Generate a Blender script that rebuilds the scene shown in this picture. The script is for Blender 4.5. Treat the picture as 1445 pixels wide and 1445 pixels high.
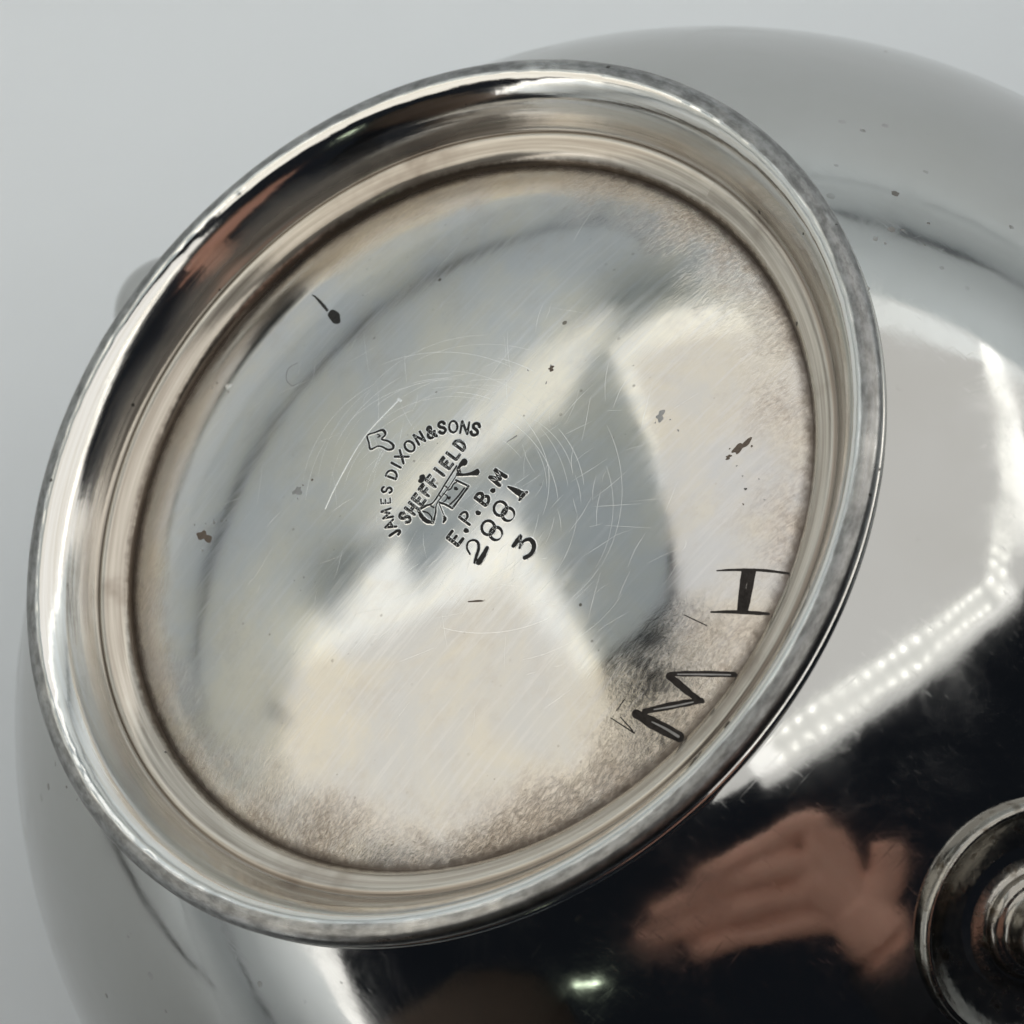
import bpy, bmesh, math, random
import numpy as np
from mathutils import Vector, Matrix
random.seed(7); rng = np.random.default_rng(7)
S = bpy.context.scene
for o in list(bpy.data.objects): bpy.data.objects.remove(o)
COL = S.collection

# ------------------------------------------------------------------ camera, world, exposure
CAM_H = 0.3206                       # metres above the white sheet, looking straight down
FPX = 3400.0                         # focal length in pixels of a 1445 px wide picture
cam_d = bpy.data.cameras.new('camera'); cam = bpy.data.objects.new('camera', cam_d); COL.objects.link(cam)
cam.location = (0, 0, CAM_H); cam.rotation_euler = (0, 0, 0)
cam_d.sensor_width = 36; cam_d.lens = 36 * FPX / 1445.0
cam_d.clip_start = 0.005; cam_d.clip_end = 50
cam_d.dof.use_dof = True; cam_d.dof.focus_distance = 0.197; cam_d.dof.aperture_fstop = 56
S.camera = cam
W = bpy.data.worlds.new('World'); S.world = W; W.use_nodes = True
W.node_tree.nodes['Background'].inputs[0].default_value = (0.010, 0.012, 0.016, 1)
W.node_tree.nodes['Background'].inputs[1].default_value = 1.0
S.view_settings.view_transform = 'Standard'; S.view_settings.look = 'None'
S.view_settings.gamma = 1; S.view_settings.exposure = 0.02; S.view_settings.use_curve_mapping = False

def area(name, loc, sx, sy, aim, radiance, col, spin=0.0):
    """rectangular soft lamp; radiance sets how bright its face looks"""
    l = bpy.data.lights.new(name, 'AREA'); l.shape = 'RECTANGLE'; l.size = sx; l.size_y = sy
    l.energy = radiance * math.pi * sx * sy; l.color = col
    o = bpy.data.objects.new(name, l); COL.objects.link(o); o.location = loc
    q = Vector(aim).to_track_quat('-Z', 'Y').to_matrix() if abs(aim[2]) < .99 else Matrix.Identity(3)
    o.rotation_euler = (q @ Matrix.Rotation(spin, 3, 'Z')).to_euler()
    return o
# overhead soft panels of the photo tent (front corner of one is almost above the pot)
TH = math.radians(31); U = Vector((math.cos(TH), math.sin(TH), 0)); V = Vector((-math.sin(TH), math.cos(TH), 0))
Z_TOP = 0.39
WHITE = (1.0, 0.985, 0.955)
cA = Vector((0.002, -0.060, Z_TOP)) + U * 0.58 + V * 0.44
area('tent_lamp_back', cA, 1.16, 0.88, (0, 0, -1), 1.12, WHITE, TH)
# left bank: strips side by side, running along DL
DL = Vector((-.673, .739, 0)); PL = Vector((-.739, -.673, 0)); OL = Vector((-.100, .030, Z_TOP))
for t0, t1, s0, s1, L in ((0, .12, -.02, .60, 1.22), (.12, .26, .02, .79, 1.22), (.26, .42, .16, .86, 1.22), (.42, .60, .31, .72, 1.22)):
    area('tent_lamp_left', OL + DL * (s0 + s1) / 2 + PL * (t0 + t1) / 2, s1 - s0, t1 - t0, (0, 0, -1), L, (1.0, 0.965, 0.885), math.atan2(DL.y, DL.x))
area('tent_lamp_front_left', (-.80, -.40, Z_TOP), .32, .66, (0, 0, -1), 2.1, WHITE)  # added fill lamp that brightens the sheet at lower left
area('tent_lamp_corner', (-.70, .73, Z_TOP), .44, .30, (0, 0, -1), 0.85, WHITE)  # added dim fill that lightens what the stamped area mirrors
# bright strips along the tent frame, where the LED rows sit
def strip_lamp(name, a, b, w, rad, col, z=Z_TOP - 0.012):
    a = Vector((*a, z)); b = Vector((*b, z)); d = b - a
    return area(name, (a + b) / 2, d.length, w, (0, 0, -1), rad, col, math.atan2(d.y, d.x))
strip_lamp('tent_lamp_front_strip', (0.030, -0.034), (0.29, 0.122), 0.030, 1.15, WHITE)
strip_lamp('tent_lamp_side_strip', (0.33, 0.18), (0.62, 0.80), 0.05, 1.6, WHITE)
# far greenish tube across the dark room, seen as one small streak on the pot
area('far_tube_lamp', (-0.487, -0.918, 1.2456), 0.11, 0.012, (0.329, 0.588, -0.739), 8.0, (0.85, 1.0, 0.75), 0.75)

# ------------------------------------------------------------------ helpers
def tag(o, label=None, cat=None, group=None, kind=None):
    if label: o['label'] = label
    if cat: o['category'] = cat
    if group: o['group'] = group
    if kind: o['kind'] = kind
    return o
def empty(name, mat=None, loc=None, parent=None):
    o = bpy.data.objects.new(name, None); COL.objects.link(o); o.empty_display_size = 0.01
    if mat is not None: o.matrix_world = mat
    if loc is not None: o.location = loc
    if parent: o.parent = parent
    return o
def mesh(name, verts, faces, mats, parent=None, smooth=True, midx=None):
    me = bpy.data.meshes.new(name); me.from_pydata([tuple(v) for v in verts], [], faces)
    for m in (mats if isinstance(mats, (list, tuple)) else [mats]): me.materials.append(m)
    if smooth: me.polygons.foreach_set('use_smooth', [True] * len(me.polygons))
    if midx is not None: me.polygons.foreach_set('material_index', midx)
    me.update()
    o = bpy.data.objects.new(name, me); COL.objects.link(o)
    if parent: o.parent = parent
    return o
def catmull(P, n=8, closed=False):
    P = [np.array(p, float) for p in P]; out = []
    N = len(P)
    if N < 3 and not closed:
        return [P[0] + (P[-1] - P[0]) * t for t in np.linspace(0, 1, n + 1)]
    segs = N if closed else N - 1
    for i in range(segs):
        p0 = P[(i - 1) % N] if closed or i > 0 else 2 * P[0] - P[1]
        p1 = P[i % N]; p2 = P[(i + 1) % N]
        p3 = P[(i + 2) % N] if closed or i + 2 < N else 2 * P[-1] - P[-2]
        for t in np.arange(n) / n:
            out.append(.5 * ((2 * p1) + (-p0 + p2) * t + (2 * p0 - 5 * p1 + 4 * p2 - p3) * t * t + (-p0 + 3 * p1 - 3 * p2 + p3) * t ** 3))
    if not closed: out.append(P[-1])
    return out
def lathe(name, prof, seg, mats, parent=None, wob=None):
    vs, fs = [], []
    n = len(prof)
    for j in range(seg):
        t = 2 * math.pi * j / seg; c, s = math.cos(t), math.sin(t)
        for i, (r, h) in enumerate(prof):
            if wob: r, h = wob(r, h, t, i)
            vs.append((r * c, r * s, h))
    for j in range(seg):
        k = (j + 1) % seg
        for i in range(n - 1):
            fs.append((j * n + i, k * n + i, k * n + i + 1, j * n + i + 1))
    return mesh(name, vs, fs, mats, parent)
def tube(name, path, radii, mats, parent=None, seg=32, caps=True):
    path = [Vector(p) for p in path]; vs, fs = [], []
    up = Vector((0.3, 0.1, 0.95))
    for i, p in enumerate(path):
        d = (path[min(i + 1, len(path) - 1)] - path[max(i - 1, 0)]).normalized()
        x = up.cross(d).normalized(); y = d.cross(x)
        for j in range(seg):
            t = 2 * math.pi * j / seg
            vs.append(p + (x * math.cos(t) + y * math.sin(t)) * radii[i])
    for i in range(len(path) - 1):
        for j in range(seg):
            k = (j + 1) % seg
            fs.append((i * seg + j, i * seg + k, (i + 1) * seg + k, (i + 1) * seg + j))
    if caps:
        fs.append(tuple(range(seg))[::-1]); fs.append(tuple((len(path) - 1) * seg + j for j in range(seg)))
    return mesh(name, vs, fs, mats, parent)

# ------------------------------------------------------------------ material node helpers
class NT:
    def __init__(s, name):
        s.m = bpy.data.materials.new(name); s.m.use_nodes = True; s.t = s.m.node_tree; s.n = s.t.nodes
        s.b = s.n['Principled BSDF']; s.co = s.n.new('ShaderNodeTexCoord').outputs['Object']
    def link(s, a, b): s.t.links.new(a, b)
    def setin(s, sock, v):
        if hasattr(v, 'is_output'): s.link(v, sock)
        else: sock.default_value = v
    def noise(s, scale, detail=4, rough=.55, vec=None, stretch=None, dist=0):
        n = s.n.new('ShaderNodeTexNoise'); n.inputs['Scale'].default_value = scale
        n.inputs['Detail'].default_value = detail; n.inputs['Roughness'].default_value = rough; n.inputs['Distortion'].default_value = dist
        v = vec or s.co
        if stretch:
            m = s.n.new('ShaderNodeMapping'); m.inputs['Scale'].default_value = stretch[:3]
            if len(stretch) > 3: m.inputs['Rotation'].default_value = (0, 0, stretch[3])
            s.link(v, m.inputs['Vector']); v = m.outputs[0]
        s.link(v, n.inputs['Vector']); return n.outputs['Fac']
    def math(s, op, a, b=0.0, c=None, clamp=False):
        n = s.n.new('ShaderNodeMath'); n.operation = op; n.use_clamp = clamp
        s.setin(n.inputs[0], a); s.setin(n.inputs[1], b)
        if c is not None: s.setin(n.inputs[2], c)
        return n.outputs[0]
    def smooth(s, v, lo, hi, o0=0.0, o1=1.0):
        n = s.n.new('ShaderNodeMapRange'); n.interpolation_type = 'SMOOTHSTEP'
        s.setin(n.inputs['Value'], v)
        n.inputs['From Min'].default_value = lo; n.inputs['From Max'].default_value = hi
        n.inputs['To Min'].default_value = o0; n.inputs['To Max'].default_value = o1
        return n.outputs[0]
    def mix(s, f, a, b):
        n = s.n.new('ShaderNodeMix'); n.data_type = 'RGBA'; s.setin(n.inputs[0], f)
        for sock, v in ((n.inputs[6], a), (n.inputs[7], b)):
            if isinstance(v, tuple): v = (*v, 1) if len(v) == 3 else v
            s.setin(sock, v)
        return n.outputs[2]
    def xyz(s):
        n = s.n.new('ShaderNodeSeparateXYZ'); s.link(s.co, n.inputs[0]); return n.outputs
    def radius(s):
        x, y, z = s.xyz()
        return s.math('SQRT', s.math('ADD', s.math('MULTIPLY', x, x), s.math('MULTIPLY', y, y))), z
    def polar(s):
        x, y, z = s.xyz(); ang = s.math('ARCTAN2', y, x)
        r = s.math('SQRT', s.math('ADD', s.math('MULTIPLY', x, x), s.math('MULTIPLY', y, y)))
        return r, ang, z
    def combine(s, x, y, z):
        n = s.n.new('ShaderNodeCombineXYZ'); s.setin(n.inputs[0], x); s.setin(n.inputs[1], y); s.setin(n.inputs[2], z); return n.outputs[0]
    def voro(s, scale, rnd=1.0):
        n = s.n.new('ShaderNodeTexVoronoi'); n.inputs['Scale'].default_value = scale; n.inputs['Randomness'].default_value = rnd
        s.link(s.co, n.inputs['Vector']); return n.outputs['Distance'], n.outputs['Color']
    def bump(s, h, dist, strength=1.0, prev=None):
        n = s.n.new('ShaderNodeBump'); n.inputs['Distance'].default_value = dist; s.setin(n.inputs['Strength'], strength)
        s.link(h, n.inputs['Height'])
        if prev is not None: s.link(prev, n.inputs['Normal'])
        return n.outputs[0]
    def pits(s, scale, keep, size):
        d, c = s.voro(scale); sp = s.n.new('ShaderNodeSeparateColor'); s.link(c, sp.inputs[0])
        gate = s.math('GREATER_THAN', sp.outputs[0], 1 - keep)
        sz = s.math('MULTIPLY_ADD', sp.outputs[1], size, size * .4)
        near = s.math('LESS_THAN', s.math('ADD', d, s.math('MULTIPLY', s.noise(scale * 9, 2), size * .9)), s.math('ADD', sz, size * .45))
        return s.math('MULTIPLY', gate, near)
    def out(s, col, rough, metal=1.0, normal=None):
        s.setin(s.b.inputs['Base Color'], col if not isinstance(col, tuple) else (*col, 1))
        s.setin(s.b.inputs['Roughness'], rough); s.setin(s.b.inputs['Metallic'], metal)
        if normal is not None: s.link(normal, s.b.inputs['Normal'])
        return s.m

SILVER = (0.43, 0.43, 0.417)
RF = 0.040                    # foot ring radius, metres
RD = 0.0326                   # base disc radius

def mat_body():
    t = NT('polished_silver_plate')
    cloud = t.noise(28, 5, .6)
    haze = t.noise(160, 5, .65, stretch=(1, .4, 1))
    pit = t.pits(190, .22, .032)
    pit2 = t.math('MULTIPLY', t.pits(520, .6, .16), t.smooth(t.noise(30, 5, .65), .53, .62))
    allp = t.math('MAXIMUM', pit, pit2)
    scr = t.smooth(t.noise(1, 3, .6, stretch=(2600, 130, 900, .5)), .60, .74)
    scr2 = t.smooth(t.noise(1, 3, .6, stretch=(140, 2300, 800, -.35)), .62, .76)
    sc = t.math('MAXIMUM', scr, scr2)
    col = t.mix(t.smooth(cloud, .35, .7), SILVER, (0.40, 0.398, 0.378))
    col = t.mix(t.math('MULTIPLY', allp, .8), col, (0.10, 0.085, 0.07))
    rough = t.math('ADD', t.math('ADD', t.smooth(haze, .3, .75, .045, .11), t.smooth(t.noise(75, 6, .7, dist=1.0), .45, .72, 0, .11)), t.math('MULTIPLY', sc, .07))
    rough = t.math('ADD', rough, t.math('MULTIPLY', allp, .35))
    n = t.bump(t.noise(55, 3), .0006, .13)
    n = t.bump(haze, .00012, .06, n)
    return t.out(col, rough, 1.0, n)
def mat_disc():
    t = NT('worn_silver_base')
    r, ang, z = t.polar()
    blot = t.noise(70, 5, .6); fine = t.noise(900, 4, .65)
    rr = t.math('ADD', r, t.math('MULTIPLY', t.math('SUBTRACT', blot, .5), .017))
    edge = t.math('MULTIPLY', t.smooth(rr, .0242, .0326), t.smooth(t.noise(95, 6, .72), .36, .60, .28, 1.0))
    X_, Y_, Z_ = t.xyz()
    side = t.smooth(t.math('DIVIDE', Y_, r), -1.0, .1, .45, 1.0)     # the stain is thin on one side
    edge = t.math('MULTIPLY', edge, side)                # leathery tarnish near the border
    rim = t.smooth(t.math('ADD', r, t.math('MULTIPLY', t.math('SUBTRACT', fine, .5), .0012)), .0314, .0325)
    brush = t.noise(1, 5, .7, stretch=(110, 2100, 300, .12))
    brush2 = t.noise(1, 4, .65, stretch=(60, 520, 300, -.05))
    crust = t.noise(1, 4, .72, stretch=(1500, 3600, 2000, .35), dist=.5)
    col = t.mix(t.smooth(t.noise(60, 6, .65, dist=.5), .36, .64), (0.49, 0.49, 0.485), (0.565, 0.53, 0.45))
    col = t.mix(t.math('MULTIPLY', t.smooth(t.noise(210, 6, .75), .48, .70), .50), col, (0.46, 0.43, 0.39))
    col = t.mix(t.math('MULTIPLY', t.smooth(brush, .48, .70), .48), col, (0.58, 0.57, 0.56))
    tan = t.mix(t.smooth(crust, .35, .65), (0.30, 0.24, 0.185), (0.62, 0.54, 0.45))
    col = t.mix(t.math('MULTIPLY', edge, .85), col, tan)
    pit = t.math('MAXIMUM', t.pits(230, .16, .04), t.math('MULTIPLY', t.pits(900, .45, .10), t.smooth(t.noise(80, 5, .7), .45, .62, .1, .6)))
    col = t.mix(t.math('MULTIPLY', pit, .8), col, (0.10, 0.08, 0.06))
    col = t.mix(t.math('MULTIPLY', rim, .85), col, (0.09, 0.07, 0.055))
    rough = t.math('ADD', t.smooth(t.math('ADD', t.math('MULTIPLY', brush2, .5), t.math('MULTIPLY', brush, .5)), .33, .68, .062, .135), t.math('MULTIPLY', edge, .12))
    rough = t.math('ADD', rough, t.math('MULTIPLY', rim, .2))
    n = t.bump(t.noise(90, 2), .0006, .06)
    n = t.bump(brush, .00005, .03, n)
    n = t.bump(crust, .00020, t.math('MULTIPLY', edge, .42), n)
    return t.out(col, rough, t.math('SUBTRACT', 1.0, t.math('MULTIPLY', edge, .25)), n)
def mat_foot():
    t = NT('tarnished_silver_foot')
    r, ang, z = t.polar()
    ring = t.noise(1, 4, .6, vec=t.combine(t.math('MULTIPLY', r, 2600), t.math('MULTIPLY', ang, 1.6), t.math('MULTIPLY', z, 2600)))
    slow = t.noise(60, 5, .6); fine = t.noise(1100, 4, .65)
    rr = t.math('ADD', r, t.math('MULTIPLY', t.math('SUBTRACT', slow, .5), .0022))
    col = t.mix(t.smooth(ring, .35, .7), (0.72, 0.71, 0.68), (0.63, 0.60, 0.54))
    # tan tarnish in the cove and on the inner step
    tar = t.smooth(rr, .0352, .0366, 1, 0)
    tan = t.mix(t.smooth(ring, .3, .68), (0.36, 0.31, 0.25), (0.62, 0.57, 0.49))
    tan = t.mix(t.smooth(slow, .48, .66), tan, (0.24, 0.19, 0.145))
    col = t.mix(t.math('MULTIPLY', tar, .9), col, tan)
    # dirt line in the crease and in the gap against the base
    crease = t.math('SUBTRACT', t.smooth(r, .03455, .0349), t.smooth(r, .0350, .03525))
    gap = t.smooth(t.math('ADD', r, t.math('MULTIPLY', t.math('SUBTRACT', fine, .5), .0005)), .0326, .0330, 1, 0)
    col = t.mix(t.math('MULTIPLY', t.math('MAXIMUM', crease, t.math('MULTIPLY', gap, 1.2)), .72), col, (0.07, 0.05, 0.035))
    # dull worn standing edge
    wearn = t.noise(1, 5, .7, vec=t.combine(t.math('MULTIPLY', r, 1500), t.math('MULTIPLY', ang, 22), t.math('MULTIPLY', z, 1500)))
    zz = t.math('ADD', z, t.math('MULTIPLY', t.math('SUBTRACT', fine, .5), .0003))
    worn = t.math('MULTIPLY', t.smooth(zz, -.00085, -.0006), t.smooth(t.math('ADD', r, t.math('MULTIPLY', t.math('SUBTRACT', slow, .5), .0012)), .0383, .0386))
    worn = t.math('MULTIPLY', worn, t.smooth(t.noise(45, 5, .7), .28, .5, .45, 1.0))
    col = t.mix(t.math('MULTIPLY', worn, .9), col, t.mix(t.smooth(wearn, .32, .68), (0.09, 0.09, 0.088), (0.25, 0.25, 0.246)))
    # grime under the outer bead
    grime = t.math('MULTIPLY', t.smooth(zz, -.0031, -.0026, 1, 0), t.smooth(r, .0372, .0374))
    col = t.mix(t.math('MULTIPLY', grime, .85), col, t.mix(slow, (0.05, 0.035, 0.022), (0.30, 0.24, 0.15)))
    pit = t.pits(520, .20, .075)
    col = t.mix(t.math('MULTIPLY', pit, .85), col, (0.05, 0.045, 0.04))
    rough = t.math('ADD', t.smooth(ring, .3, .7, .07, .13), t.math('MULTIPLY', tar, .06))
    rough = t.math('ADD', rough, t.math('MULTIPLY', worn, .24)); rough = t.math('ADD', rough, t.math('MULTIPLY', grime, .3))
    n = t.bump(ring, .00005, .18)
    n = t.bump(fine, .00010, t.math('MULTIPLY_ADD', worn, .12, .04), n)
    n = t.bump(slow, .0005, .12, n)
    return t.out(col, rough, t.math('SUBTRACT', 1.0, t.math('MULTIPLY', tar, .30)), n)
def mat_plain(name, col, rough, metal=0.0, var=.15, scale=300, bump=0.0):
    t = NT(name); n = t.noise(scale, 4)
    c = t.mix(n, tuple(x * (1 - var) for x in col), tuple(min(1, x * (1 + var)) for x in col))
    nn = t.bump(n, .0002, bump) if bump else None
    return t.out(c, rough, metal, nn)
M_BODY, M_DISC, M_FOOT = mat_body(), mat_disc(), mat_foot()
M_DARK = mat_plain('black_stamp_dirt', (0.014, 0.013, 0.012), .42, 0, .6, 2500, .5)  # near-black fill for the stamp strokes and small dark marks
M_DARK.node_tree.nodes['Principled BSDF'].inputs['Specular IOR Level'].default_value = .22
M_GROOVE = mat_plain('dark_cut_groove', (0.03, 0.027, 0.025), .40, 1, .6, 1800, .6)
M_BROWN = mat_plain('brown_pit', (0.10, 0.075, 0.055), .5, .3, .4, 2500, .5)
M_BURR = mat_plain('bright_burr', (0.80, 0.79, 0.76), .22, 1, .06, 1500, .2)  # pale metal for the painted stamp halo and for real scratches
M_GREY = mat_plain('grey_scratch', (0.28, 0.275, 0.265), .35, 1, .2, 1500, .3)
M_EBONY = mat_plain('ebony', (0.015, 0.012, 0.010), .3, 0, .3, 200, .1)

# ------------------------------------------------------------------ white sheet and tent flap
def mat_sheet():
    t = NT('white_sheet')
    soft = t.noise(9, 4, .5); sm = t.pits(26, .22, .05); fib = t.noise(2200, 3)
    col = t.mix(soft, (0.785, 0.83, 0.86), (0.815, 0.855, 0.88))
    col = t.mix(t.math('MULTIPLY', sm, .3), col, (0.42, 0.41, 0.36))
    n = t.bump(t.noise(16, 3), .004, .2); n = t.bump(fib, .0001, .15, n)
    return t.out(col, .75, 0, n)
M_SHEET = mat_sheet()
gx = np.linspace(-1.4, 1.4, 91); gy = np.linspace(-1.0, 1.8, 91)
def sheet_h(x, y):
    return -.0022 * math.exp(-((x * .75 + y * .66 - .012) / .006) ** 2) * math.exp(-((x + .13) ** 2 + (y - .12) ** 2) / .004) - .0005
vs = [(x, y, sheet_h(x, y)) for y in gy for x in gx]
fs = [(j * 91 + i, j * 91 + i + 1, (j + 1) * 91 + i + 1, (j + 1) * 91 + i) for j in range(90) for i in range(90)]
o = mesh('ground', vs, fs, M_SHEET)
tag(o, 'plain white sheet under the upturned silver pot', 'sheet', kind='structure')
# white cloth walls curving up round the back and sides of the tent
vs, fs = [], []
prof = [(-.10, .001), (-.06, .004), (-.03, .014), (-.008, .04), (0, .08), (.004, .20), (.006, .42), (.012, .42), (.011, .20), (.008, .08), (0, .036), (-.024, .010), (-.06, .002)]
NA = 72
for k in range(NA + 1):
    az = math.radians(-12 + 236 * k / NA); e = 3.2
    rad = .92 / (abs(math.cos(az)) ** e + abs(math.sin(az)) ** e) ** (1 / e) + .006 * math.sin(az * 9) + .004 * math.sin(az * 23)
    for dr, z in prof: vs.append(((rad + dr) * math.cos(az), (rad + dr) * math.sin(az) + .03, z))
n = len(prof)
for k in range(NA):
    for i in range(n): fs.append((k * n + i, k * n + (i + 1) % n, (k + 1) * n + (i + 1) % n, (k + 1) * n + i))
o = mesh('backdrop', vs, fs, M_SHEET); tag(o, 'white cloth tent wall mirrored along the edge of the pot', 'backdrop', kind='structure')
wall = o
# cloth roof strip between the two lamp banks
rp = [(-.17, .20), (-.25, .17), (-.45, .36), (-.86, .40), (-1.1, .40), (-1.1, 1.1), (.95, 1.1), (.95, .72), (-.40, .66)]
n = len(rp); vs = [(x, y, z) for z in (.402, .406) for x, y in rp]
fs = [tuple(range(n))[::-1], tuple(range(n, 2 * n))] + [(i, (i + 1) % n, n + (i + 1) % n, n + i) for i in range(n)]
mesh('roof_cloth', vs, fs, M_SHEET, wall, smooth=False)
rod = []
for k in range(NA + 1):
    az = math.radians(-12 + 236 * k / NA); e = 3.2
    rad = .905 / (abs(math.cos(az)) ** e + abs(math.sin(az)) ** e) ** (1 / e)
    rod.append((rad * math.cos(az), rad * math.sin(az) + .03, .125 + .012 * math.sin(az * 7)))
tube('frame_rod', rod, [.009 + .003 * math.sin(k * .9) for k in range(NA + 1)], mat_plain('dark_grey_rod', (0.16, 0.17, 0.185), .5), wall, 10)
# thin dark piping along the front seam of the tent floor
tube('floor_piping', [(-.26, -.068, .002), (-.45, -.214, .0025), (-.70, -.408, .002), (-1.05, -.68, .0025)], [.0022, .0026, .0032, .004], mat_plain('dark_piping', (0.06, 0.062, 0.065), .7), wall, 10)

# ------------------------------------------------------------------ the pot (upside down, foot towards the camera)
TILT, PHI = math.radians(36.06), math.radians(138.58)
A = np.array([math.sin(TILT) * math.cos(PHI), math.sin(TILT) * math.sin(PHI), math.cos(TILT)])
E2 = np.array([-math.cos(TILT) * math.cos(PHI), -math.cos(TILT) * math.sin(PHI), math.sin(TILT)])
E1 = np.cross(E2, A)
CF = np.array([-0.00784, 0.00354, CAM_H - 0.20])
MW = Matrix(((E1[0], E2[0], A[0], CF[0]), (E1[1], E2[1], A[1], CF[1]), (E1[2], E2[2], A[2], CF[2]), (0, 0, 0, 1)))
pot = empty('teapot', MW)
tag(pot, 'upturned round silver teapot showing its stamped base inside a foot ring', 'teapot')
RB, DEP = 0.070, 0.0626

# body profile (local z = out of the foot)
def body_profile():
    pr = [(.0368, -.0042), (.0374, -.0041)]
    a0 = math.asin(.0379 / RB)
    for a in np.linspace(a0, math.radians(150), 120):
        pr.append((RB * math.sin(a), -DEP + RB * math.cos(a)))
    return pr
def bwob(r, h, t, i):
    k = 1 + .0012 * math.sin(2 * t + 1) + .0008 * math.sin(5 * t + h * 60)
    return r * k, h
lathe('body', body_profile(), 256, M_BODY, pot, bwob)
# lid under the pot
pr = [(.0001, -DEP - .0690), (.012, -DEP - .0682), (.024, -DEP - .0655), (.034, -DEP - .0612), (.0352, -DEP - .0603), (.034, -DEP - .0596), (.030, -DEP - .0596)]
lathe('lid', pr, 96, M_BODY, pot)

# foot ring
fp = [(.795, -.200), (.806, -.168), (.813, -.150), (.820, -.139), (.828, -.1305), (.838, -.1240), (.848, -.1185), (.857, -.1140), (.865, -.1120), (.8705, -.1125), (.8745, -.1140),
      (.878, -.1130), (.883, -.1060), (.890, -.0920), (.898, -.0750), (.907, -.0580), (.917, -.0390), (.928, -.0230), (.938, -.0110), (.946, -.0040), (.953, -.0005), (.961, .0012), (.970, .0014),
      (.979, .0004), (.987, -.0030), (.994, -.0090), (.998, -.0160), (.999, -.0230), (.995, -.0290), (.989, -.0320), (.985, -.0350), (.987, -.0390), (.993, -.0430), (.996, -.0490), (.995, -.0560),
      (.988, -.0630), (.975, -.0690), (.962, -.0760), (.952, -.0860), (.947, -.0960), (.948, -.1030), (.953, -.109), (.962, -.116)]
fp = [tuple(v) for v in catmull(fp, 3)]
wn = rng.normal(size=(4, 8))
def fwob(r, h, t, i):
    g = sum(wn[0, k] * math.sin((k + 2) * t + wn[1, k] * 6) for k in range(6)) * .0006
    e = math.exp(-((r - .965) / .03) ** 2) * math.exp(-(h / .03) ** 2)
    g2 = sum(wn[2, k] * math.sin((31 + 13 * k) * t + wn[3, k] * 6) for k in range(8)) * .00010
    return (r * (1 + g * .5)) * RF, (h + g * .5 + g2 * e) * RF
foot = lathe('foot_ring', fp, 512, M_FOOT, pot, fwob)

# base disc: shallow dome
def hprof(r):
    x = min(r / RD, 1.05); return -.0021 - .0042 * (.6 * x ** 2 + .4 * x ** 6)
pr = [(max(r, 1e-6), hprof(r)) for r in np.linspace(0, RD * 1.012, 82)]
disc = lathe('base_disc', pr, 320, M_DISC, pot)
disc['label'] = 'brushed slightly domed base with maker stamps and scratched initials'

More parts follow.
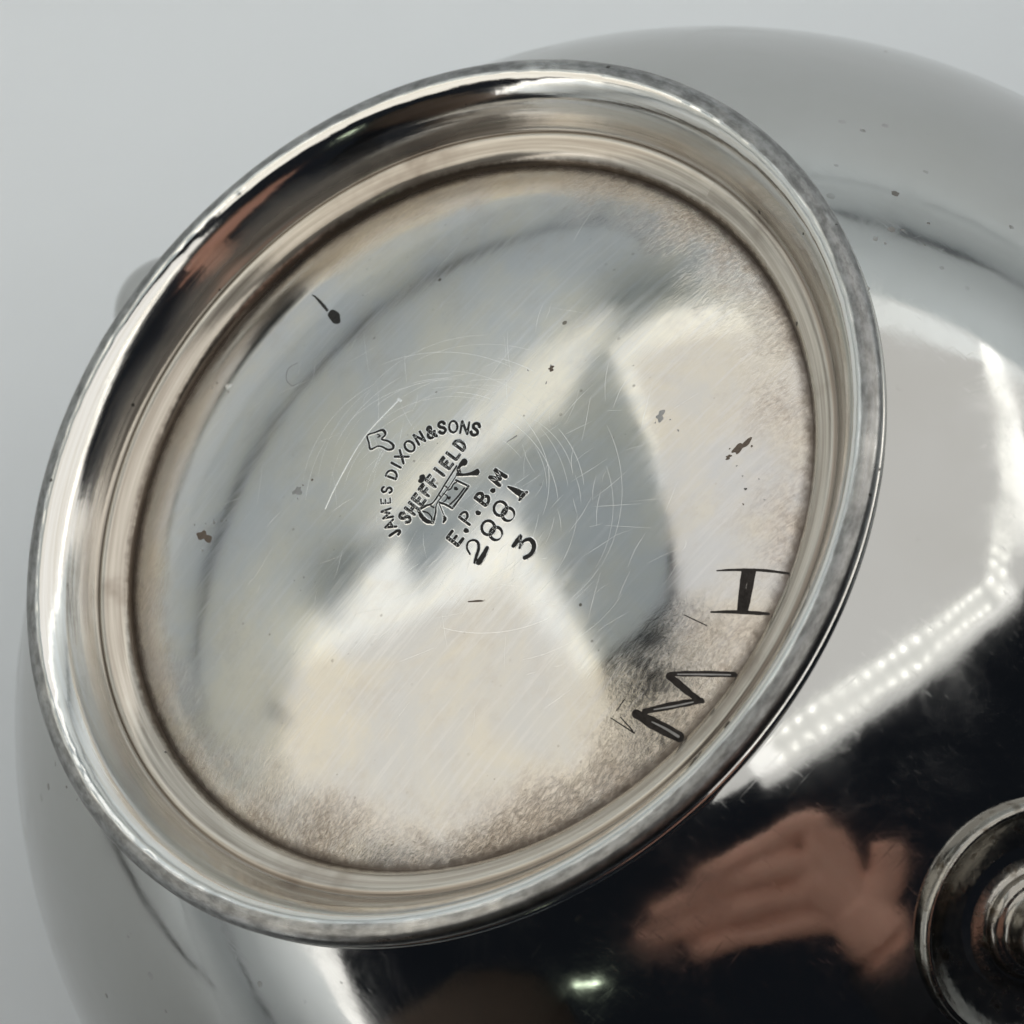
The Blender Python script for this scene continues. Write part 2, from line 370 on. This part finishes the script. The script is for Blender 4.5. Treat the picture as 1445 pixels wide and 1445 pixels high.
# ------------------------------------------------------------------ marks on the base
def spot(px, py):
    """where a line of sight at the measured picture spot meets the dome -> local x, y"""
    d = np.array([(px - 722.5) / FPX, -(py - 722.5) / FPX, -1.0]); d /= np.linalg.norm(d)
    o = np.array([0, 0, CAM_H]); s = ((CF - o) @ A) / (d @ A)
    for _ in range(12):
        q = o + s * d - CF; x, y, h = q @ E1, q @ E2, q @ A
        s += (hprof(math.hypot(x, y)) - h) / (d @ A)
    return np.array([x, y])
PXM = 1 / 17000.0
class Marks:
    def __init__(s): s.v, s.f = [], []
    def ribbon(s, pts, w, z0=28e-6, zc=12e-6, n=5, curve=True, closed=False, burr=0):
        P = [spot(*p) for p in pts]
        w = [w] * len(P) if not isinstance(w, (list, tuple)) else list(w)
        Q = [np.array([*p, ww * PXM]) for p, ww in zip(P, w)]
        if curve: Q = catmull(Q, n, closed)
        else:
            R = []
            for a, b in zip(Q[:-1], Q[1:]):
                m = max(2, int(np.linalg.norm((b - a)[:2]) / .0004)); R += [a + (b - a) * k / m for k in range(m)]
            Q = R + [Q[-1]]
        if closed: Q.append(Q[0])
        Q = np.array(Q); X = Q[:, :2]; Wd = Q[:, 2] / 2
        T = np.gradient(X, axis=0); T /= np.maximum(np.linalg.norm(T, axis=1), 1e-12)[:, None]
        if not closed:   # rounded ends
            X = np.vstack([X[0] - T[0] * Wd[0] * .8, X[0] - T[0] * Wd[0] * .45, X, X[-1] + T[-1] * Wd[-1] * .45, X[-1] + T[-1] * Wd[-1] * .8])
            Wd = np.concatenate([[Wd[0] * .35, Wd[0] * .85], Wd, [Wd[-1] * .85, Wd[-1] * .35]])
            T = np.vstack([T[0], T[0], T, T[-1], T[-1]])
        j = random.uniform(0, 3e-6); b = len(s.v)
        wig = 1 + .10 * np.sin(np.arange(len(X)) * 1.7 + random.random() * 6) * rng.random(len(X))
        for x, t, hw in zip(X, T, Wd * wig):
            nrm = np.array([-t[1], t[0]])
            if burr:
                kk = max(.15, (hw - burr * PXM) / hw); sec = ((-1, -5e-6), (-kk, 25e-6), (0, 0), (kk, 25e-6), (1, -5e-6))
            else: sec = ((-1, z0), (0, zc), (1, z0))
            for k, zz in sec:
                q = x + nrm * hw * k; s.v.append((q[0], q[1], hprof(math.hypot(*q)) + zz + j))
        m = len(sec)
        for i in range(len(X) - 1):
            for k in range(m - 1):
                s.f.append((b + i * m + k, b + i * m + k + 1, b + (i + 1) * m + k + 1, b + (i + 1) * m + k))
    def blob(s, c, rx, ry, ang=0, z0=6e-6, zc=16e-6, rough=.25, n=22):
        c = np.array(c, float); ca, sa = math.cos(ang), math.sin(ang); b = len(s.v)
        ph = rng.random(4) * 6
        q = spot(*c); s.v.append((q[0], q[1], hprof(math.hypot(*q)) + zc))
        for lv in (.55, 1):
            for k in range(n):
                t = 2 * math.pi * k / n
                m = lv * (1 + rough * (.5 * math.sin(2 * t + ph[0]) + .4 * math.sin(3 * t + ph[1]) + .35 * math.sin(5 * t + ph[2])))
                ex, ey = rx * m * math.cos(t), ry * m * math.sin(t)
                q = spot(c[0] + ex * ca - ey * sa, c[1] + ex * sa + ey * ca)
                s.v.append((q[0], q[1], hprof(math.hypot(*q)) + (zc if lv < 1 else z0)))
        for k in range(n):
            l = (k + 1) % n
            s.f += [(b, b + 1 + k, b + 1 + l), (b + 1 + k, b + 1 + n + k, b + 1 + n + l, b + 1 + l)]
    def build(s, name, mat, parent=disc): 
        return mesh(name, s.v, s.f, mat, parent)
def arc(cx, cy, rx, ry, a0, a1, n=9):
    return [(cx + rx * math.cos(math.radians(a)), cy + ry * math.sin(math.radians(a))) for a in np.linspace(a0, a1, n)]
G = {  # stroke alphabet in a unit box, y up; True = smooth curve
 'J': [([(.15, .25), (.3, .02), (.6, .0), (.8, .2), (.8, .6), (.8, 1)], True)],
 'A': [([(0, 0), (.5, 1)], False), ([(.5, 1), (1, 0)], False), ([(.2, .35), (.8, .35)], False)],
 'M': [([(0, 0), (.08, 1)], False), ([(.08, 1), (.5, .25)], False), ([(.5, .25), (.92, 1)], False), ([(.92, 1), (1, 0)], False)],
 'E': [([(.1, 0), (.1, 1)], False), ([(.1, 1), (.9, 1)], False), ([(.1, .52), (.75, .52)], False), ([(.1, 0), (.95, 0)], False)],
 'F': [([(.1, 0), (.1, 1)], False), ([(.1, 1), (.95, 1)], False), ([(.1, .5), (.8, .5)], False)],
 'S': [([(.9, .8), (.7, .98), (.35, .98), (.12, .78), (.3, .56), (.7, .46), (.9, .24), (.65, .02), (.3, .02), (.08, .2)], True)],
 'D': [([(.1, 0), (.1, 1)], False), ([(.1, 1), (.5, .98), (.85, .75), (.9, .5), (.85, .25), (.5, .02), (.1, 0)], True)],
 'I': [([(.5, 0), (.5, 1)], False)],
 'X': [([(0, 0), (1, 1)], False), ([(0, 1), (1, 0)], False)],
 'O': [(arc(.5, .5, .48, .5, 0, 330, 12), 'c')],
 'N': [([(.08, 0), (.08, 1)], False), ([(.08, 1), (.92, 0)], False), ([(.92, 0), (.92, 1)], False)],
 '&': [([(1, 0), (.3, .7), (.3, .92), (.5, 1), (.65, .85), (.55, .65), (.12, .4), (.1, .12), (.4, -.02), (.7, .12), (.95, .5)], True)],
 'H': [([(.05, 0), (.05, 1)], False), ([(.95, 0), (.95, 1)], False), ([(.05, .5), (.95, .5)], False)],
 'L': [([(.1, 1), (.1, 0)], False), ([(.1, 0), (.95, 0)], False)],
 'P': [([(.1, 0), (.1, 1)], False), ([(.1, 1), (.6, 1), (.9, .78), (.6, .5), (.1, .5)], True)],
 'B': [([(.1, 0), (.1, 1)], False), ([(.1, 1), (.55, 1), (.82, .78), (.55, .53), (.1, .53)], True), ([(.1, .53), (.6, .53), (.95, .27), (.6, 0), (.1, 0)], True)],
}
def letter(mk, halo, ch, c, up, h, w, sw, skew=0):
    up = np.array(up, float); up /= np.linalg.norm(up); rt = np.array([-up[1], up[0]])   # picture axes, y down
    for pts, cv in G[ch]:
        P = [tuple(np.array(c) + rt * (x - .5 + skew * (y - .5)) * w + up * (y - .5) * h) for x, y in pts]
        cl = cv == 'c'
        sw_ = sw * 1.32; mk.ribbon(P, sw_, curve=bool(cv), n=3, closed=cl)
        halo.ribbon(P, sw_ + 3.2, curve=bool(cv), n=3, closed=cl, burr=1.7)
def B(x, y): return (500 + x / 7.225, 560 + y / 7.225)
def Cc(x, y): return (580 + x / 7.225, 620 + y / 7.225)
def Mm(x, y): return (840 + x / 3.6125, 760 + y / 3.6125)

halo = Marks()
mk = Marks()
arcs = [('J', 557.6, 754, 15, 8), ('A', 550.5, 741.3, 15, 11), ('M', 546.4, 725.2, 14, 12), ('E', 544.4, 707, 13, 8), ('S', 546, 691.5, 14, 9), ('D', 553.3, 669.3, 15, 12), ('I', 559, 656.6, 15, 6),
        ('X', 567, 644.6, 16, 12), ('O', 578.2, 630, 16, 13), ('N', 592, 618.3, 16, 12), ('&', 608, 610, 16, 12), ('S', 623.9, 603.6, 16, 11), ('O', 639.8, 602.4, 16, 12), ('N', 656, 603.6, 17, 12), ('S', 671, 606, 17, 12)]
for i, (ch, x, y, h, w) in enumerate(arcs):
    letter(mk, halo, ch, (x, y), (x - 640, y - 700), h, w, 2.0 if ch in 'E' and i == 3 else (3.8 if i in (0, 10, 11, 14) else 3.0))
mk.build('maker_name_lettering', M_DARK)
mk = Marks()
for k, ch in enumerate('SHEFFIELD'):
    c = np.array([571.5, 730.5]) + k * np.array([9.72, -12.85])
    letter(mk, halo, ch, c, (-.80, -.60), 16.5, 10.5, 3.7); 
    letter(mk, halo, ch, c + np.array([1.6, 1.0]), (-.80, -.60), 15, 10, 2.4)
mk.blob(B(690, 835), 6, 5, -.9, 15e-6, 30e-6)
mk.build('city_lettering', M_DARK)
mk = Marks()
U2 = (-.80, -.60)
for ch, x, y, sw in (('E', 450, 1010, 4.2), ('P', 570, 800, 3.2), ('B', 732, 602, 4.0), ('M', 885, 388, 4.6)):
    letter(mk, halo, ch, Cc(x, y), U2, 18.5, 14 if ch != 'M' else 15, sw)
for x, y in ((563, 930), (685, 750), (835, 522)):
    mk.blob(Cc(x, y), 4, 3.6, 0, 14e-6, 19e-6, .1); halo.blob(Cc(x, y), 6, 5.6, 0, -6e-6, 7e-6, .1)
mk.build('plate_mark_lettering', M_DARK)
mk = Marks()
def st(pts, w, fn=Cc, closed=False, curve=True, h=True, m=None):
    P = [fn(*p) for p in pts]; (m or mk).ribbon(P, w, closed=closed, curve=curve, n=5)
    ww = [x + 3.2 for x in w] if isinstance(w, (list, tuple)) else w + 3.2
    if h: halo.ribbon(P, ww, closed=closed, curve=curve, n=5, burr=1.7)
st([(602, 1172), (572, 1110), (585, 1050), (640, 1028), (684, 1055), (690, 1120), (668, 1190), (655, 1255)], [3, 3.2, 3.4, 3.6, 4.2, 4.6, 5, 5.5])
st([(690, 1258), (740, 1180), (778, 1105)], [9, 8, 6])
for ox, oy in ((0, 0), (124, -196)):
    st([(788 + 66 * math.cos(t) + ox, 903 + 72 * math.sin(t) + oy) for t in np.linspace(0, 5.7, 11)], 4.4, closed=True)
    st([(868 + 62 * math.cos(t) + ox, 962 + 66 * math.sin(t) + oy) for t in np.linspace(0, 5.7, 11)], [3, 1.4, 3, 4, 4.6, 4.6, 4.4, 4.4, 4.6, 4.6, 4], closed=True)
st([(990, 482), (1060, 520), (1140, 568)], [3, 8, 10.5]); st([(1108, 618), (1142, 572), (1182, 540)], [5, 6.5, 5])
st([(1120, 985), (1085, 1035), (1045, 1088)], [6, 7.5, 6.5]); st([(1120, 990), (1116, 1050), (1108, 1108)], [4.5, 3.2, 3.2]); st([(1108, 1110), (1130, 1062), (1165, 1030), (1215, 1022), (1252, 1068), (1248, 1130), (1212, 1180), (1160, 1208)], [3.6, 4, 5, 6.5, 7, 6.8, 6.5, 7])
mk.build('pattern_number_lettering', M_DARK)
# trumpet with banner
mk = Marks()
s2 = lambda p, w, **k: st(p, w, fn=B, **k)
s2([(1045, 705), (930, 885), (810, 1072), (735, 1110), (660, 1150)], [3, 3, 3, 4, 5]); s2([(1075, 750), (960, 930), (845, 1085), (830, 1180), (808, 1275)], [2, 2.2, 2.4, 3, 4])
s2([(655, 1160), (690, 1222), (740, 1268), (806, 1285)], [5, 6.5, 6.5, 5]); s2([(700, 1168), (745, 1180), (785, 1222), (790, 1255)], 2.2, h=False); s2([(780, 1110), (812, 1130)], 2.4, h=False)
s2([(1062, 728), (1090, 690), (1120, 668)], [4, 8, 13]); s2([(1050, 790), (1110, 795), (1190, 785), (1250, 770)], [6, 4.5, 6, 11])
s2([(1060, 730), (1075, 790)], 6, h=False); s2([(920, 905), (962, 935)], 2.2, h=False); s2([(862, 1000), (890, 1030)], 2, h=False)
s2([(1035, 848), (1168, 912)], 3.2, curve=False); s2([(1165, 915), (1085, 1025), (1000, 1138)], [4, 3.5, 4]); s2([(1122, 930), (1045, 1030), (972, 1100)], 2.0, h=False); s2([(1000, 1138), (935, 1100), (868, 1078)], 3.4)
s2([(935, 960), (985, 935), (1010, 890), (1055, 862)], 1.8, h=False); s2([(905, 985), (948, 1010), (935, 1050), (905, 1075)], 1.5, h=False)
mk.blob(B(1036, 935), 3, 2.6, 0, 14e-6, 18e-6); mk.blob(B(965, 1030), 2.4, 2.4, 0, 14e-6, 18e-6)
s2([(868, 1095), (895, 1160), (912, 1205)], 1.8); s2([(910, 1210), (925, 1245), (912, 1278)], [3, 6, 4])
mk.build('trumpet_and_banner_emblem', M_DARK)
# small outlined shield-like punch
mk = Marks()
s2([(135, 395), (210, 365), (290, 340), (318, 385), (280, 432), (345, 452), (395, 490), (395, 528), (345, 540), (290, 512), (240, 505), (168, 535), (150, 470)], [3.4, 3, 4.6, 4, 3, 3.4, 4.4, 4.4, 3.6, 3, 3, 3.6, 3], closed=True)
s2([(235, 380), (262, 396), (240, 412)], 2, h=False)
mk.build('small_punch_mark', M_DARK)
# scratched initials
mk = Marks(); g = Marks()
s3 = lambda p, w, **k: st(p, w, fn=Mm, h=False, **k)
s3([(620, 164), (700, 160), (850, 162), (985, 178)], [1.6, 3.2, 3.8, 3]); s3([(590, 375), (700, 374), (820, 380), (885, 384)], [2.2, 4.6, 5, 3.4])
for dx, w in ((-27, 4.6), (-10, 4.2), (9, 3.6), (26, 4.2)):
    st([(785 + dx, 160), (768 + dx * .8, 260 + dx), (752 + dx * .75, 368)], [w * 1.25, w * 1.1, w], fn=Mm, h=False)
mk.build('scratched_letter', M_GROOVE)
mk = Marks()
s3([(712, 694), (560, 690), (385, 690)], [7, 8, 6]); s3([(375, 700), (430, 745), (490, 795), (550, 832)], [9, 10, 8.5, 5]); s3([(545, 826), (400, 850), (250, 882)], [7, 9.5, 7]); s3([(205, 892), (310, 950), (430, 1012)], [11, 16, 14])
s3([(80, 915), (200, 992)], [1.4, 2]); s3([(128, 910), (190, 978)], [1.2, 1.8]); s3([(455, 390), (570, 445)], 1.4); s3([(108, 878), (150, 820)], 1)
g.ribbon([Mm(*p) for p in ((290, 935), (360, 970), (425, 1010))], [1.5, 3, 3.5], 20e-6, 24e-6); g.ribbon([Mm(*p) for p in ((690, 695), (560, 693), (420, 692))], [1.5, 2, 1.4], 20e-6, 24e-6); g.ribbon([Mm(*p) for p in ((500, 834), (400, 855), (300, 872))], [1.5, 2.2, 1.4], 20e-6, 24e-6)
mk.build('scratched_letter', M_GROOVE); g.build('groove_glint', M_GREY); halo.build('raised_burr', M_BURR)['kind'] = 'stuff'  # bright halo round the stamps is put into colour and shape
# pits and stray scratches
T6 = lambda x, y: (400 + x / 14.45, 380 + y / 14.45)
mk = Marks(); mk.ribbon([T6(590, 528), (445, 419), (455, 429.6), (461.8, 438)], [1.6, 3, 5, 4]); mk.blob((472, 447), 10.5, 8, .9, 10e-6, 18e-6, .12); mk.build('dark_drip_mark', M_DARK)
for (x, y, rx, ry, a, m) in [(288, 757, 10, 8, .3, M_BROWN), (1046, 630, 15, 6, -.7, M_BROWN), (1028, 645, 5, 3, -.4, M_BROWN), (932, 587, 6, 8, .4, M_GREY), (420, 693, 5, 8, .5, M_GREY), (778, 520, 5, 3.4, -.6, M_BROWN), (322, 545, 4, 4, 0, M_BURR), (1052, 690, 2, 2, 0, M_DARK), (302, 737, 2, 4, .2, M_GREY)]:
    mk = Marks(); mk.blob((x, y), rx * .92, ry * .92, a, 2e-6, 7e-6, .5, 30)
    pit_ = mk.build('pit', m)
    for q in range(3):
        mk = Marks(); mk.blob((x + random.gauss(0, 15), y + random.gauss(0, 13)), random.uniform(.8, 2), random.uniform(.8, 1.6), random.random() * 3, 1e-6, 5e-6, .4, 10); mk.build('pit', random.choice((M_BROWN, M_GREY)))
mk = Marks(); mk.ribbon([(562.5, 564.5), (514, 617), (476.7, 680.5), (459, 718)], [3.2, 2.4, 2.8, 2.2], 2e-6, 16e-6); mk.ribbon([(562, 563), (566, 566)], 4, 2e-6, 14e-6); mk.build('long_scratch', M_BURR)
mk = Marks(); mk.ribbon([(420, 512), (407, 520), (404, 535), (412, 544), (422, 540)], [1, 1.4, 1.6, 1.4, .8], 3e-6, 7e-6)
mk.build('scratch', M_GREY)
mk = Marks(); mk.ribbon([(661, 849), (676, 848), (682, 848)], [2, 3, 1.5], 3e-6, 8e-6); mk.build('scratch', M_BROWN)
mk = Marks(); mk.ribbon([(715, 624), (729, 615)], [1, 2.4], 3e-6, 8e-6); mk.build('scratch', M_GREY)
# circular polishing scratches round the stamp
lt = Marks()
for k in range(48):
    rr_ = random.uniform(105, 230); a0 = random.uniform(180, 420); a1 = a0 + random.uniform(14, 60)
    cx, cy = 655 + random.uniform(-40, 40), 705 + random.uniform(-25, 25)
    lt.ribbon(arc(cx, cy, rr_, rr_ * .96, a0, a1, 9), [.15] + [random.uniform(.28, .62)] * 7 + [.15], 1e-6, 4e-6)
for k in range(190):
    x, y = 640 + random.gauss(0, 150), 720 + random.gauss(0, 150)
    if math.hypot(x - 640, y - 705) > 400: continue
    if np.linalg.norm(spot(x, y)) > .025: continue
    a = -.85 + random.gauss(0, .55); L = random.uniform(12, 70)
    lt.ribbon([(x, y), (x + L * .5 * math.cos(a) + random.uniform(-3, 3), y + L * .5 * math.sin(a)), (x + L * math.cos(a), y + L * math.sin(a))], [.12, random.uniform(.25, .6), .12], 1e-6, 4e-6)
lt.build('fine_scratches', M_BURR)['kind'] = 'stuff'

# ------------------------------------------------------------------ handle socket, handle, spout
def frame_at(px, py):
    C = CF - DEP * A; d = np.array([(px - 722.5) / FPX, -(py - 722.5) / FPX, -1.0]); d /= np.linalg.norm(d)
    o = np.array([0, 0, CAM_H]) - C; b = o @ d; s = -b - math.sqrt(b * b - o @ o + RB * RB)
    n = (o + s * d) / RB
    return np.array([n @ E1, n @ E2, n @ A])
nl = Vector(frame_at(1462, 1303)).normalized()
cl = Vector((0, 0, -DEP)) + nl * (RB - .0004)
sp = [(.0001, .0048), (.0020, .0047), (.0027, .0042), (.0030, .0034), (.0031, .0022), (.0034, .0016), (.0039, .0014), (.0042, .0010), (.0044, .0005), (.0052, .0002), (.0064, .0001), (.0078, .0003), (.0086, .0007),
      (.0090, .0010), (.0093, .0012), (.0096, .0011), (.0098, .0007), (.0099, .0002), (.0099, -.0012)]
sp = [tuple(v) for v in catmull(sp, 4)]
def mat_socket():
    t = NT('socket_silver'); f = t.noise(700, 4); s = t.noise(110, 4)
    c = t.mix(s, (0.36, 0.35, 0.33), (0.27, 0.25, 0.21)); c = t.mix(t.smooth(f, .55, .72), c, (0.12, 0.10, 0.075))
    return t.out(c, t.smooth(f, .3, .7, .14, .30), 1, t.bump(f, .0003, .25))
sock = lathe('handle_socket', sp, 128, mat_socket(), pot)
sock.rotation_mode = 'QUATERNION'; sock.location = cl; sock.rotation_quaternion = nl.to_track_quat('Z', 'Y')
sock['label'] = 'round stepped handle socket on the dark side of the body'
dn = Vector((0, 0, -1))
hp = [cl + nl * .0035, cl + nl * .012 + dn * .0005, cl + nl * .026 + dn * .008, cl + nl * .034 + dn * .024, cl + nl * .032 + dn * .042, cl + nl * .020 + dn * .054]
hp = [Vector(v) for v in catmull([tuple(p) for p in hp], 8)]
# spout, opposite the handle
ns = Vector((-nl.x, -nl.y, nl.z)).normalized()
cs = Vector((0, 0, -DEP)) + ns * (RB - .008)
spth = [cs, cs + ns * .0070 + dn * .001, cs + ns * .0108 + dn * .007, cs + ns * .0132 + dn * .018, cs + ns * .017 + dn * .032]
spth = [Vector(v) for v in catmull([tuple(p) for p in spth], 8)]
tube('spout', spth, [.0080 - .0040 * (i / (len(spth) - 1)) ** .8 for i in range(len(spth))], M_BODY, pot, 48)

# ------------------------------------------------------------------ LED rows of the tent frame (mirrored in the body)
M_LED = bpy.data.materials.new('led_glow'); M_LED.use_nodes = True
_n = M_LED.node_tree.nodes; _n['Principled BSDF'].inputs['Base Color'].default_value = (1, .98, .94, 1)
_n['Principled BSDF'].inputs['Emission Color'].default_value = (1, .98, .93, 1); _n['Principled BSDF'].inputs['Emission Strength'].default_value = 4
M_LED.cycles.emission_sampling = 'NONE'
M_TAPE = mat_plain('white_led_tape', (0.8, 0.8, 0.78), .5)
M_TAPE.node_tree.nodes['Principled BSDF'].inputs['Emission Color'].default_value = (1, .98, .94, 1)
M_TAPE.node_tree.nodes['Principled BSDF'].inputs['Emission Strength'].default_value = .85   # glow added so the tape does not mirror as a dark band
strip = empty('led_strip', loc=(0.282, 0.104, Z_TOP - .022)); tag(strip, 'double row of small white lights mirrored on the right of the pot', 'light strip')
path = [(0.040, -.014), (0.163, .065), (0.244, .116), (0.319, .245), (0.406, .408), (0.53, .70)]
bead = None; cum = 0
def bead_mesh():
    bm = bmesh.new(); bmesh.ops.create_uvsphere(bm, u_segments=8, v_segments=5, radius=.0022)
    me = bpy.data.meshes.new('led'); bm.to_mesh(me); bm.free(); me.materials.append(M_LED); return me
bme = bead_mesh()
for off in (0, .014):
    for a, b in zip(path[:-1], path[1:]):
        a, b = Vector(a), Vector(b); d = b - a; L = d.length; d.normalize(); nn = Vector((d.y, -d.x))
        stp = .012 if a.y < .1 else .022
        for k in range(int(L / stp)):
            q = a + d * (k * stp) + nn * off
            o = bpy.data.objects.new('led', bme); COL.objects.link(o); o.parent = strip
            o.location = (q.x - .282, q.y - .104, -.004); o.scale = (1, 1, .7) if a.y < .1 else (1.5, 1.5, 1)
# tape behind the beads
vs, fs = [], []
for i, q in enumerate(path):
    a = Vector(path[max(i - 1, 0)]); b = Vector(path[min(i + 1, len(path) - 1)]); d = (b - a).normalized(); nn = Vector((d.y, -d.x)); q = Vector(q)
    for k, z in ((-.004, .003), (.021, .003), (.021, 0), (-.004, 0)): p = q + nn * k; vs.append((p.x - .282, p.y - .104, z))
for i in range(len(path) - 1):
    for k in range(4): fs.append((i * 4 + k, i * 4 + (k + 1) % 4, (i + 1) * 4 + (k + 1) % 4, (i + 1) * 4 + k))
fs += [(0, 1, 2, 3), tuple(range((len(path) - 1) * 4, len(path) * 4))[::-1]]
mesh('tape', vs, fs, M_TAPE, strip, smooth=False)

# ------------------------------------------------------------------ the photographer's hand, mirrored in the body
HAND = dict(
 wrist=(0.1076, -0.135, 0.2917), palm=(0.0852, -0.1113, 0.3119),
 kn=[(0.067, -0.0652, 0.3305), (0.0637, -0.0869, 0.3259), (0.0596, -0.1052, 0.3206), (0.0636, -0.1206, 0.3134)],
 mid=[(0.0333, -0.0804, 0.3316), (0.0154, -0.1007, 0.326), (0.0098, -0.1185, 0.3188), (0.026, -0.1298, 0.3135)],
 tip=[(-0.0029, -0.0969, 0.3263), (-0.0281, -0.117, 0.3149), (-0.0343, -0.1317, 0.3064), (-0.0054, -0.1368, 0.3088)],
 thumb=[(0.0941, -0.113, 0.3083), (0.1035, -0.0936, 0.312), (0.1050, -0.0735, 0.3165)])
def mat_skin():
    t = NT('skin'); n = t.noise(120, 5)
    t.b.inputs['Subsurface Weight'].default_value = .1; t.b.inputs['Subsurface Radius'].default_value = (.004, .0015, .0008)
    return t.out(t.mix(n, (0.62, 0.29, 0.205), (0.78, 0.44, 0.33)), .5, 0, t.bump(t.noise(700, 4), .0004, .4))
person = empty('person', loc=HAND['wrist']); tag(person, 'open hand with dark sleeve mirrored in the lower right of the pot', 'person')
bm = bmesh.new()
def limb(P, R, seg=14, n=6):
    Q = catmull([(*p, r) for p, r in zip(P, R)], n)
    rings = []
    for i, q in enumerate(Q):
        d = Vector(tuple((Q[min(i + 1, len(Q) - 1)] - Q[max(i - 1, 0)])[:3])).normalized()
        x = d.orthogonal().normalized(); y = d.cross(x)
        rings.append([bm.verts.new(Vector(tuple(q[:3])) + (x * math.cos(2 * math.pi * j / seg) + y * math.sin(2 * math.pi * j / seg)) * q[3]) for j in range(seg)])
    for a, b in zip(rings[:-1], rings[1:]):
        for j in range(seg):
            # rings twist little; faces are re-meshed afterwards
            bm.faces.new((a[j], a[(j + 1) % seg], b[(j + 1) % seg], b[j]))
    bm.faces.new(rings[0][::-1]); bm.faces.new(rings[-1])
H = HAND; w = Vector(H['wrist'])
L3 = lambda p: tuple(Vector(p) - w)
fr = [.0080, .0084, .0080, .0072]
limb([L3(H['kn'][0]), L3(H['kn'][1]), L3(H['kn'][2])], [.0095, .0095, .009])
for k in range(4):
    kn, mi, ti = (Vector(H[x][k]) for x in ('kn', 'mid', 'tip'))
    bend = Vector((0, 0, .006))
    limb([L3(Vector(H['palm']).lerp(w, .3)), L3(kn), L3(mi + bend), L3(mi.lerp(ti, .55) + bend * .6), L3(ti)], [fr[k] * 1.15, fr[k] * 1.1, fr[k], fr[k] * .92, fr[k] * .80])
limb([L3(H['palm']), L3(Vector(H['kn'][0]).lerp(Vector(H['kn'][1]), .5))], [.015, .010])
limb([L3(H['palm']), L3(Vector(H['kn'][1]).lerp(Vector(H['kn'][2]), .5))], [.016, .012])
limb([(0, 0, 0), L3(H['thumb'][0]), L3(H['thumb'][1]), L3(H['thumb'][2])], [.017, .0155, .0118, .0092])
limb([L3(Vector(H['wrist']) + Vector((.035, -.03, -.01))), (0, 0, 0), L3(H['palm'])], [.021, .022, .018])
me = bpy.data.meshes.new('hand'); bmesh.ops.recalc_face_normals(bm, faces=bm.faces[:]); bm.to_mesh(me); bm.free(); me.materials.append(mat_skin())
hand = bpy.data.objects.new('hand', me); COL.objects.link(hand); hand.parent = person
rm = hand.modifiers.new('r', 'REMESH'); rm.mode = 'VOXEL'; rm.voxel_size = .0016; rm.use_smooth_shade = True
sm = hand.modifiers.new('s', 'SMOOTH'); sm.factor = .5; sm.iterations = 4
M_SLEEVE = mat_plain('dark_sleeve_cloth', (0.012, 0.013, 0.018), .9, 0, .4, 400, .3)
tube('sleeve', [(-.008, .004, .003), (.026, -.026, -.008), (.09, -.09, -.012), (.17, -.24, -.01), (.12, -.42, .08), (-.20, -.55, .22), (-.36, -.52, .30)], [.027, .034, .042, .052, .058, .066, .07], M_SLEEVE, person, 24)
# added unseen brown torso, there to tint the dark reflection at the front
vs, fs = [], []
jk = [(.004, .14, .10), (.05, .16, .115), (.12, .165, .12), (.28, .175, .12), (.40, .17, .11), (.46, .13, .09), (.50, .07, .065), (.53, .055, .05)]
for z, a, b in jk:
    for k in range(40):
        t = 2 * math.pi * k / 40; f = 1 + .04 * math.sin(5 * t + z * 20) + .03 * math.sin(9 * t - z * 33)
        vs.append((-.55 + a * f * math.cos(t), -.50 + b * f * math.sin(t), z))
for i in range(len(jk) - 1):
    for k in range(40): fs.append((i * 40 + k, i * 40 + (k + 1) % 40, (i + 1) * 40 + (k + 1) % 40, (i + 1) * 40 + k))
fs += [tuple(range(40))[::-1], tuple(range((len(jk) - 1) * 40, len(jk) * 40))]
mesh('jacket', vs, fs, mat_plain('brown_jacket_cloth', (0.22, 0.155, 0.12), .9, 0, .3, 60, .3), person)

# ------------------------------------------------------------------ render settings
S.render.engine = 'CYCLES'
S.cycles.max_bounces = 10; S.cycles.glossy_bounces = 6; S.cycles.caustics_reflective = True
S.cycles.sample_clamp_indirect = 6
